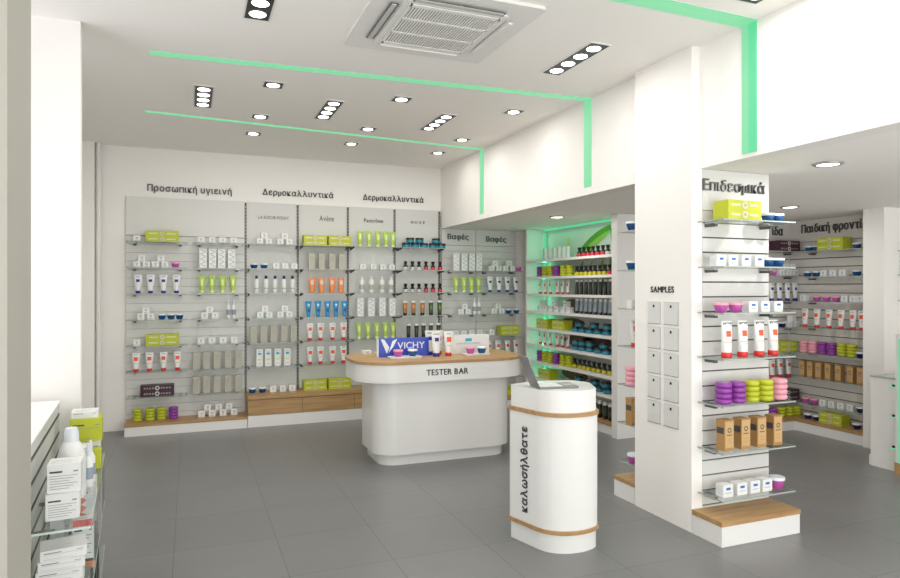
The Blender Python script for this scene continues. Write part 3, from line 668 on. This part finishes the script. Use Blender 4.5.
# sample holders on the long side of the pillar
sign('SAMPLES', .235, .042, (PX0-.003, 3.632, 1.583), 'small black SAMPLES lettering on the pillar above the sample pockets', -PI/2, m=mat('black_ink', (.03, .03, .03), .5), bold=.02, depth=.004)
acr = mat('acrylic_pale', (.70, .695, .68), .25)
for r in range(5):
    z1 = 1.495-r*.1735
    for c, (ya, yb) in enumerate(((3.782, 3.652), (3.612, 3.472))):
        w = (ya-yb)/2
        t = thing('sample_holder', 'pale wall-mounted sample pocket with dark hole, %s column, %s row of five' % (('left', 'right')[c], ('top', 'second', 'middle', 'fourth', 'bottom')[r]), 'sample holder', (PX0, (ya+yb)/2, z1-.15), 0, 'sample pockets on the pillar')
        MB().box(-.005, 0, -w, w, 0, .15, acr).box(-.0055, 0, -w-.0015, w+.0015, -.003, .0, groove).box(-.0055, 0, -w-.002, -w, 0, .15, groovel).box(-.0055, 0, -w, w, .15, .152, groovel).build('pocket', t)
        h = MB().lathe([(.010, 0), (.010, .001)], C['dark'], 16).xf(Matrix.Translation((-.005, 0, .122)) @ Matrix.Rotation(-PI/2, 4, 'Y')); h.build('finger_hole', t)

# ---------------------------------------------------------------- right-hand slat walls
RB = [(2.01, 'top shelf'), (1.73, 'second shelf'), (1.44, 'third shelf'), (1.135, 'fourth shelf'), (.855, 'fifth shelf'), (.565, 'sixth shelf'), (.30, 'seventh shelf'), (.13, 'wooden base')]
RR = [(2.0, 'top shelf'), (1.715, 'second shelf'), (1.44, 'third shelf'), (1.15, 'fourth shelf'), (.862, 'fifth shelf'), (.59, 'sixth shelf'), (.295, 'seventh shelf'), (.13, 'wooden base')]
slatr = mat('slat_beige', (.70, .67, .63), .5)
slatpanel(MB(), 4.72, 6.62, 5.70, 5.72, .13, 2.12, 'Y', slatr, groove, .0975, .010, .04).box(4.72, 6.62, 5.70, 5.72, 2.125, 2.372, slatr).build('slat_wall_panel', label='slat panel with dark grooves on the wall behind the pillar', cat='wall panel')
slatpanel(MB(), 6.62, 6.64, 4.52, 5.70, .13, 2.12, 'X', slatr, groove, .0975, .010, .04).box(6.62, 6.64, 4.52, 5.70, 2.125, 2.372, slatr).build('slat_wall_panel', label='slat panel under the child-care lettering on the right wall', cat='wall panel')
t = thing('display_plinth', 'L-shaped low white plinth with oak top in the right corner', 'plinth', (6.3, 5.4, 0))
T3 = Matrix.Translation((-6.3, -5.4, 0))
MB().prism([(4.72, 5.34), (6.29, 5.34), (6.29, 4.517), (6.62, 4.517), (6.62, 5.70), (4.72, 5.70)], 0, .10, lam).xf(T3).build('base', t)
MB().prism([(4.72, 5.335), (6.285, 5.335), (6.285, 4.517), (6.62, 4.517), (6.62, 5.70), (4.72, 5.70)], .10, .13, oaky).xf(T3).build('wooden_top', t)
for z, nm in RB[:7]: shelf('wall behind pillar', nm, 5.6, 6.615, 5.46, 5.70, z)
for z, nm in RR[:7]: shelf('right-hand slat wall', nm, 6.38, 6.62, 4.53, 5.42, z, face='X')
R1 = Bay('wall behind pillar', 'Y', 5.56, RB); R2 = Bay('right-hand slat wall', 'X', 6.47, RR)
R1.put(0, 'giftd', [784.5], stack=2)
R1.put(1, 'jarp', [773]); R1.put(1, 'carton', [780, 787, 794], [784, 791])
R1.put(2, 'tubeb', [771.5, 779.5, 787.5, 795])
R1.put(3, 'jark', [776, 782][1:]); R1.put(3, 'carton', [788, 795], [791.5])
R1.put(4, 'gifts', [784], stack=2); R1.put(4, 'carton', [797])
R1.put(5, 'tuber', [772, 780, 788.5])
R1.put(6, 'giftd', [784], stack=2)
R1.put(7, 'tinp', [773], stack=3, dc=-.07); R1.put(7, 'tinl', [781.5, 789, 796.5], stack=3, dc=-.07)
R2.put(0, 'jarb', [809, 816, 857]); R2.put(0, 'gifts', [834], stack=2, sc=1.1)
R2.put(1, 'jarb', [807.5, 816, 857]); R2.put(1, 'carton', [825, 834.5, 844])
R2.put(2, 'carton', [804.5, 846, 854.5, 861.5]); R2.put(2, 'jarp', [817, 826.5, 836])
R2.put(3, 'tuber', [805, 817, 829, 841, 853, 862])
R2.put(4, 'tink', [804.5, 813], stack=4); R2.put(4, 'tinp', [822.5, 832], stack=4); R2.put(4, 'tinl', [842, 852], stack=4); R2.put(4, 'jark', [860.5])
R2.put(5, 'kraft', [803.5, 811.5, 820, 829.5, 840, 852, 862], sc=.87)
R2.put(6, 'jarp', [805.5, 814.5]); R2.put(6, 'carton', [824, 833, 842, 851.5]); R2.put(6, 'jark', [861])
R2.put(7, 'jark', [808, 816.5, 857], dc=-.06); R2.put(7, 'gifts', [834], stack=2, dc=-.05, sc=.97)
sign('Παιδική φροντίδα', .86, .125, (6.612, 5.09, 2.262), 'dark Greek child-care lettering on the right wall, partly hidden by a column', -PI/2)
sign('ίδα', .16, .11, (6.43, 5.693, 2.262), 'end of a dark Greek sign showing just right of the pillar')
# nook behind the column with three glass shelves, counter and lit showcase
for i, z in enumerate((1.955, 1.72, 1.47)):
    shelf('nook beside the right column', ('top shelf', 'middle shelf', 'lowest shelf')[i], 6.40, 6.64, 3.4, 4.27, z, face='X')
NK = Bay('nook beside right column', 'X', 6.50, [(1.955, 'top'), (1.72, 'middle shelf'), (1.47, 'lowest shelf')])
NK.put(1, 'tall', [900.5])
t = thing('service_counter', 'white service counter with glass top at the right edge', 'counter', (5.95, 3.9, 0))
T4 = Matrix.Translation((-5.95, -3.9, 0))
MB().box(5.68, 6.25, 2.9, 4.03, 0, .795, lam).xf(T4).build('body', t)
MB().box(5.675, 6.25, 3.80, 4.035, .795, .810, gedge).xf(T4).build('glass_top', t)
MB().box(5.70, 6.24, 4.03, 4.06, .0, .09, lam).xf(T4).build('kickboard', t)
for z in (.742, .482, .213): MB().rod((5.668, 3.822, z), (5.68, 3.822, z), .011, C['dark']).xf(T4).build('lock', t)
t = thing('lit_showcase', 'white display case with green glowing edge at the far right', 'display case', (5.64, 3.4, 0))
T5 = Matrix.Translation((-5.64, -3.4, 0))
MB().box(5.60, 5.675, 3.0, 3.755, .10, 1.195, lam).xf(T5).build('front_panel', t)
MB().box(5.60, 5.675, 2.98, 3.765, 0, .10, oaky).xf(T5).build('wooden_base', t)
e = MB().box(5.59, 5.60, 3.68, 3.722, .10, 1.16, ledb)
for z in (.742, .482, .213): e.box(5.590, 5.60, 3.745, 3.80, z-.004, z+.004, ledb)
e.xf(T5).build('led_edge', t)

# ---------------------------------------------------------------- tester bar
t = thing('tester_bar', 'white rounded tester bar counter with oak top and dark lettering', 'counter', (2.2, 5.95, 0))
T6 = Matrix.Translation((-2.2, -5.95, 0))
MB().prism(rrect(1.58, 2.83, 5.60, 6.24, .16), 0, .10, gloss, True).xf(T6).build('kickboard', t)
MB().prism(rrect(1.53, 2.885, 5.555, 6.28, .20), .10, .757, gloss, True).xf(T6).build('body', t)
MB().prism(rrect(1.37, 3.03, 5.455, 6.40, .34, 12), .757, .915, gloss, True).xf(T6).build('apron', t)
MB().prism(rrect(1.362, 3.038, 5.447, 6.408, .345, 12), .915, .94, oak, True).xf(T6).build('oak_top', t)
link('lettering', text_mesh('TESTER BAR', .40, .052, .006, .015, mat('black_ink', (.03, .03, .03), .5)), t, (2.155-2.2, 5.453-5.95, .838))
def onbar(px, py, z=.94):
    u = (px-CX)/FP; w = (EYE-z)*FP/(py-CY); return ((fx+u*rx)*w, (fy+u*ry)*w)
vb = mat('sign_blue', (.035, .075, .50), .35)
t = thing('display_board', 'blue VICHY display board with white leaf standing on the tester bar', 'display board', (1.885, 5.93, .94))
MB().box(-.25, .25, -.02, .02, 0, .175, vb).box(-.256, -.245, -.021, .021, 0, .175, C['white']).box(.245, .254, -.021, .021, 0, .175, vb).build('board', t)
link('lettering', text_mesh('VICHY', .27, .062, .002, .012, C['white']), t, (.075, -.024, .105))
b = MB()
for p in ([(-.165, .03), (-.225, .17), (-.19, .165), (-.14, .09)], [(-.15, .035), (-.11, .15), (-.06, .172), (-.105, .09)]):
    b.add([(x, -.0212, z) for x, z in p], [(3, 2, 1, 0)], C['jlid'])
b.build('leaf_print', t)
t = thing('display_board', 'white display board with cyan emblem standing on the right of tester bar', 'display board', (2.575, 5.97, .94))
MB().box(-.225, .225, -.02, .02, 0, .185, C['white']).front(-.035, .035, .12, .15, -.02, C['cyan']).build('board', t)
link('lettering', text_mesh('LABORATOIRES', .26, .016, .001, 0, C['print']), t, (0, -.021, .10))
def tray(x, y, l, lab):
    MB().prism(rrect(-l/2, l/2, -.06, .06, .02), 0, .010, C['white']).prism(rrect(-l/2-.006, l/2+.006, -.066, .066, .024), .010, .015, C['white']).build('display_tray', loc=(x, y, .94), label=lab, cat='tray')
tray(1.86, 5.79, .30, 'white tray holding two jars before the blue board'); tray(2.59, 5.80, .26, 'white tray holding two jars before the white board')
tray(1.76, 6.22, .12, 'small white tray behind the blue board on the tester bar')
for k, x, y, l, s in (('jarp', 1.795, 5.79, 'pink-purple jar on the tray, left of blue jar, before the blue board', 1.05), ('jarb', 1.935, 5.79, 'blue jar on the tray before the blue board', 1.05), ('jarp', 2.53, 5.80, 'purple jar on the tray before the white board', 1.05), ('jarb', 2.65, 5.80, 'blue jar on the tray before the white board', 1.05), ('jarp', 1.755, 6.22, 'pink jar half hidden behind the left edge of the blue board', 1.0)):
    o = place(k, (x, y, .955), 0, l, 'jars on the tester bar'); o.scale = (s,)*3
place('carton', (1.62, 6.28, .94), 0, 'small white carton at the back left of the tester bar', None).scale = (1.2, 1.2, .5)
PROTO['bvt'] = ('cream_tube', 'tube', lb)
place('bvt', (2.175, 5.80, .94), 0, 'white tube with blue cap standing between the boards on tester bar', 'tubes on the tester bar').scale = (1.15,)*3
place('tuber', (2.30, 5.80, .94), 0, 'white tube with red cap standing between the boards on tester bar', 'tubes on the tester bar').scale = (1.15,)*3
t = place('bvt', (2.17, 5.97, .94), 0, 'purple-printed white tube behind the blue-capped one on the tester bar', 'tubes on the tester bar'); t.scale = (1.15,)*3
t = place('tuber', (2.265, 5.97, .94), 0, 'rear red-capped white tube on the tester bar', 'tubes on the tester bar'); t.scale = (1.15,)*3

# ---------------------------------------------------------------- welcome podium
pp = [(1.897, 3.74), (1.968, 3.475), (1.985, 3.44), (2.008, 3.408), (2.04, 3.382), (2.075, 3.362), (2.12, 3.348), (2.17, 3.342), (2.22, 3.344), (2.27, 3.355), (2.31, 3.372), (2.34, 3.395), (2.44, 3.62), (2.39, 3.76), (2.12, 3.83)]
cxp, cyp = 2.17, 3.58
def off(p, d):
    out = []; n = len(p)
    for i in range(n):
        a = Vector(p[i-1]); b = Vector(p[i]); c = Vector(p[(i+1) % n])
        e1 = (b-a).normalized(); e2 = (c-b).normalized(); nn = (Vector((e1.y, -e1.x))+Vector((e2.y, -e2.x))); nn = nn.normalized()/max(.5, math.sqrt(max(.1, (1+e1.dot(e2))/2)))
        out.append(tuple(b+nn*d))
    return out
def chaikin(p):
    o = []
    for i in range(len(p)):
        a = Vector(p[i]); b = Vector(p[(i+1) % len(p)]); L = (b-a).length; k = .25 if L < .08 else .06 if L < .2 else .04
        o += [tuple(a.lerp(b, k)), tuple(a.lerp(b, 1-k))]
    return o
pp = chaikin(chaikin(pp))
t = thing('welcome_podium', 'white rounded podium with two oak bands and vertical Greek lettering', 'podium', (cxp, cyp, 0))
T7 = Matrix.Translation((-cxp, -cyp, 0))
MB().prism(off(pp, -.010), 0, .975, gloss).xf(T7).build('body', t)
MB().prism(off(pp, -.002), .11, .84, gloss).xf(T7).build('shell', t)
for z in (.125, .83): MB().prism(off(pp, .007), z-.012, z+.012, oak).xf(T7).build('oak_band', t)
a = Vector((1.897, 3.74)); b = Vector((1.968, 3.475)); ang = math.atan2(b.y-a.y, b.x-a.x)
me = text_mesh('καλωσήλθατε', .53, .075, .004, .02, mat('ink_grey', (.05, .05, .05), .5))
me.transform(Matrix.Rotation(-PI/2, 4, 'Y'))
mid = a.lerp(b, .56); nrm = Vector((-(a.y-b.y), a.x-b.x)).normalized(); nrm = Vector((-abs(nrm.x), nrm.y if nrm.x < 0 else -nrm.y))
o = link('lettering', me, t, (mid.x+nrm.x*.002-cxp, mid.y+nrm.y*.002-cyp, .465), ang)
# laptop
t = thing('laptop', 'open silver laptop with white keys on the podium', 'laptop', (2.118, 3.545, .975), -.16)
al = mat('aluminium', (.17, .17, .17), .35, .3); key = mat('keycaps', (.80, .80, .79), .4)
MB().prism(rrect(-.13, .13, -.09, .09, .012), 0, .013, al).build('base', t)
kb = MB().box(-.12, .035, -.078, .078, .013, .0135, mat('key_well', (.12, .12, .12), .5))
for i in range(6):
    for j in range(12): kb.box(-.118+i*.0255, -.118+i*.0255+.021, -.076+j*.0128, -.076+j*.0128+.0105, .0135, .0155, key)
kb.build('keyboard', t)
MB().box(.055, .115, -.04, .04, .013, .0138, mat('touchpad', (.38, .38, .37), .4)).build('touchpad', t)
sm = MB().box(-.005, .0, -.09, .09, 0, .20, al).box(0, .001, -.083, .083, .01, .19, mat('screen_grey', (.42, .43, .42), .2))
sm.xf(Matrix.Translation((-.128, 0, .013)) @ Matrix.Rotation(-.38, 4, 'Y')).build('screen', t)

# ---------------------------------------------------------------- display unit at the left front
U0 = Vector((-.376, 3.02)); U1 = Vector((-.467, 4.33)); ud = (U1-U0).normalized(); UA = math.atan2(ud.y, ud.x)-PI/2; UL = (U1-U0).length
UM = Matrix.Translation((U0.x, U0.y, 0)) @ Matrix.Rotation(UA, 4, 'Z')          # local +Y runs away along the unit, -X towards the panel
def U(x, y, z): return tuple(UM @ Vector((x, y, z)))
DP = .232
p = MB(); slatpanel(p, 0, .03, 0, UL, 0, .94, 'X', mat('slat_front', (.60, .61, .58), .5), groove, .105, .022, .03)
for k in range(1, 9): p.box(-.0015, .002, .002, UL-.002, .03+.105*k-.006, .03+.105*k+.006, groove)
p.xf(UM @ Matrix.Translation((-DP, 0, 0)) @ Matrix.Rotation(PI, 4, 'Z') @ Matrix.Translation((0, -UL, 0)))
p.build('slat_wall_panel', label='low grooved slat panel behind the glass shelves at left front', cat='wall panel')
lw = MB(); q0 = U(-DP-.03, 0, 0); q1 = U(-DP-.03, UL, 0)
lw.prism([(q0[0], q0[1]), (q1[0], q1[1]), (-1.28, q1[1]), (-1.28, q0[1])], 0, .94, white); lw.prism([(q0[0]+.035, q0[1]), (q1[0]+.035, q1[1]), (-1.28, q1[1]), (-1.28, q0[1])], .9405, .948, white); struct('trim_9', lw)
def ushelf(z, nm, depth=.232):
    th = thing('glass_shelf', 'clear glass shelf on metal brackets, %s, left-front display unit' % nm, 'shelf', U(0, 0, z), UA, 'glass shelves')
    MB().box(-depth+.002, -.002, .002, UL-.002, -.008, 0, glass).build('glass_pane', th)
    MB().box(-.002, .001, 0, UL, -.008, 0, gedge).box(-depth, 0, -.001, .002, -.008, 0, mat('edge_bright', (.62, .72, .66), .2)).build('polished_edge', th)
    for k in range(4):
        y = .05+k*(UL-.1)/3; MB().box(-depth, -depth+.10, y-.006, y+.006, -.022, -.008, groove).build('bracket', th)
for z, nm in ((.62, 'upper shelf'), (.34, 'middle shelf'), (.08, 'bottom shelf')): ushelf(z, nm)
for k, y in enumerate((.55, UL-.03)):
    MB().box(-.004, -.001, -.16, .16, 0, .26, glass).box(-.004, -.001, -.162, -.158, 0, .26, gedge).build('glass_lip', loc=U(0, y-.15, .34), rz=UA, label=('near', 'far')[k]+' upright glass guard on the middle shelf of left-front unit', cat='glass guard')
def lbox(w, d, h, m, name, lab, x, y, z, rz=0, cat='box', lines=6, band=None, grp='packs on the left-front unit'):
    q = MB().rbox(-w/2, w/2, -d/2, d/2, 0, h, m, .002); f = -d/2-.0002
    if band: q.front(-w/2, w/2, h*.82, h*.99, f, band)
    q.front(-w*.42, -w*.05, h*.70, h*.76, f, C['ink']) if lines else None
    if lines: q.front(w*.28, w*.42, h*.70, h*.75, f, C['sgrey'])
    for k in range(lines):
        z0 = h*(.58-.45*k/max(1, lines-1)); q.front(-w*.42, w*(.40-.12*(k % 3)), z0, z0+h*.018, f, C['sgrey'])
        if k < 3: q.box(-w*.4, w*.2, -d*.35+k*d*.2, -d*.35+k*d*.2+.0015, h, h+.0005, C['sgrey'])
    return q.build(name, loc=U(x, y, z), rz=UA+rz, label=lab, cat=cat, group=grp)
W = C['white']
lbox(.125, .12, .11, W, 'medicine_carton', 'lower of two large white printed cartons, nearest on the upper shelf, left-front unit', -.115, .20, .62, .03)
lbox(.125, .12, .12, W, 'medicine_carton', 'upper of two large white printed cartons, nearest on the upper shelf, left-front unit', -.108, .215, .7305, -.02)
bb = MB().lathe([(.056, 0), (.06, .01), (.06, .17), (.048, .21), (.03, .235)], W, 20).lathe([(.0605, .06), (.0605, .15)], C['pale'], 20, caps=False)
t = thing('plastic_bottle', 'large rounded white plastic bottle behind the stacked printed cartons', 'bottle', U(-.105, .46, .62), 0)
t.scale = (1, 1, 1.12)
bb.build('body', t); MB().lathe([(.031, .233), (.031, .27), (.024, .29)], C['pale'], 18).build('cap', t)
for i, (x, y, s) in enumerate(((-.045, .62, .95), (-.04, .70, .95))):
    o = place('spray', U(x, y, .62), 0, ('nearer', 'farther')[i]+' slim white spray bottle beside the rounded bottle, left-front unit', 'slim bottles on the left-front unit'); o.scale = (s,)*3
lbox(.10, .11, .075, W, 'medicine_carton', 'lower small white carton behind the bottles, upper shelf, left-front unit', -.10, .86, .62, 0, lines=4)
lbox(.10, .11, .075, W, 'medicine_carton', 'middle small white carton behind the bottles, upper shelf, left-front unit', -.098, .86, .6955, .03, lines=4)
lbox(.14, .12, .13, W, 'medicine_carton', 'white carton under the wide lime one at the far end of left-front unit', -.085, 1.13, .62, 0, lines=4)
lbox(.155, .15, .125, C['lime'], 'gift_box', 'wide lime carton at the far end of the upper shelf, left-front unit', -.082, 1.12, .7505, 0, lines=2)
lbox(.13, .12, .035, W, 'medicine_carton', 'white carton on top of the lime cartons, left-front unit', -.09, 1.13, .876, 0, lines=3)
lbox(.06, .08, .10, C['lime'], 'gift_box', 'small upright lime carton right of the wide lime one, left-front unit', -.035, 1.0, .62, 0, lines=0)
for i, y in enumerate((.62, .80, .98, 1.16)):
    q = MB().rbox(-.045, .045, -.03, .03, 0, .25, W, .002)
    for k in range(6): zz = .03+k*.036; q.add([(-.04, -.0302, zz), (-.01, -.0302, zz+.03), (.02, -.0302, zz+.012), (.0, -.0302, zz-.008)], [(3, 2, 1, 0)], C['sq'])
    for k in range(3): q.add([(.0452, -.02+.016*k, .05+.06*k), (.0452, -.005+.014*k, .05+.06*k), (.0452, .0+.012*k, .09+.05*k)], [(0, 1, 2)], C['sq']); q.add([(-.03+.02*k, -.02, .2503), (-.015+.02*k, -.02, .2503), (-.02+.02*k, .02, .2503)], [(0, 1, 2)], C['sq'])
    q.front(-.035, .035, .01, .016, -.03, C['sgrey'])
    q.build('patterned_box', loc=U(-.07-.015*(i % 2), y, .34), rz=UA, label='white box with red splashes on the middle shelf, %s, left-front unit' % ('nearest', 'second', 'third', 'farthest')[i], cat='box', group='red-splashed boxes')
    q2 = MB().rbox(-.03, .03, -.03, .03, 0, .22, C['pale'], .002).front(-.03, .03, .10, .13, -.03, W).front(-.03, .03, .05, .055, -.03, C['sgrey'])
    q2.build('pale_box', loc=U(-.175, y, .34), rz=UA, label='pale blue-white box by the slat panel on the middle shelf, %s, left-front unit' % ('nearest', 'second', 'third', 'farthest')[i], cat='box', group='pale boxes by the panel')
lbox(.085, .05, .185, W, 'medicine_carton', 'upright white carton with red band, middle shelf near end, left-front unit', -.055, .44, .34, 0, lines=7, band=C['red'])
for i in range(4):
    lbox(.17, .14, .042, W, 'medicine_carton', 'flat white carton in the near pile on middle shelf, %s, left-front unit' % ('bottom', 'second up', 'third up', 'top')[i], -.125+.004*i, .16+.006*i, .34+.0425*i, .05*(i-1), lines=2)
lbox(.14, .14, .20, mat('pack_grey', (.25, .25, .24), .5), 'medicine_carton', 'grey upright box at the near end of the bottom shelf, left-front unit', -.10, .42, .08, 0, lines=3)
lbox(.05, .14, .20, C['dark'], 'medicine_carton', 'black box with orange label near the front edge, bottom shelf, left-front unit', -.035, .62, .08, 0, lines=0, band=C['orange'])
lbox(.05, .14, .22, C['dark'], 'medicine_carton', 'black box near the front edge, second along the bottom shelf, left-front unit', -.035, .80, .08, 0, lines=0)
lbox(.12, .14, .17, C['beige'], 'medicine_carton', 'beige upright box by the slat panel on the bottom shelf, left-front unit', -.18, .62, .08, 0, lines=3)

# ---------------------------------------------------------------- light and camera
w = bpy.data.worlds.new('World'); bpy.context.scene.world = w; w.use_nodes = True
w.node_tree.nodes['Background'].inputs[0].default_value = (.95, .97, 1, 1); w.node_tree.nodes['Background'].inputs[1].default_value = 2.6
area((.9, -1.0, 1.5), 4.2, 2.8, 118, (1, .97, .94), (PI/2+.55, 0, 0), name='daylight')
area((4.95, -1.0, 1.2), 3.2, 2.2, 66, (1, .97, .94), (PI/2+.3, 0, 0), name='daylight')
cam = bpy.data.cameras.new('camera'); co = bpy.data.objects.new('camera', cam); COL.objects.link(co)
co.location = (0, 0, EYE); co.rotation_euler = (PI/2, 0, -YAW)
cam.sensor_width = 36; cam.sensor_fit = 'HORIZONTAL'; cam.lens = FP/900*36; cam.shift_y = -(289-CY)/900; cam.clip_start = .05
sc = bpy.context.scene; sc.camera = co
sc.view_settings.view_transform = 'Standard'; sc.view_settings.look = 'None'; sc.view_settings.exposure = -0.40; sc.view_settings.gamma = 1
sc.view_settings.use_curve_mapping = False
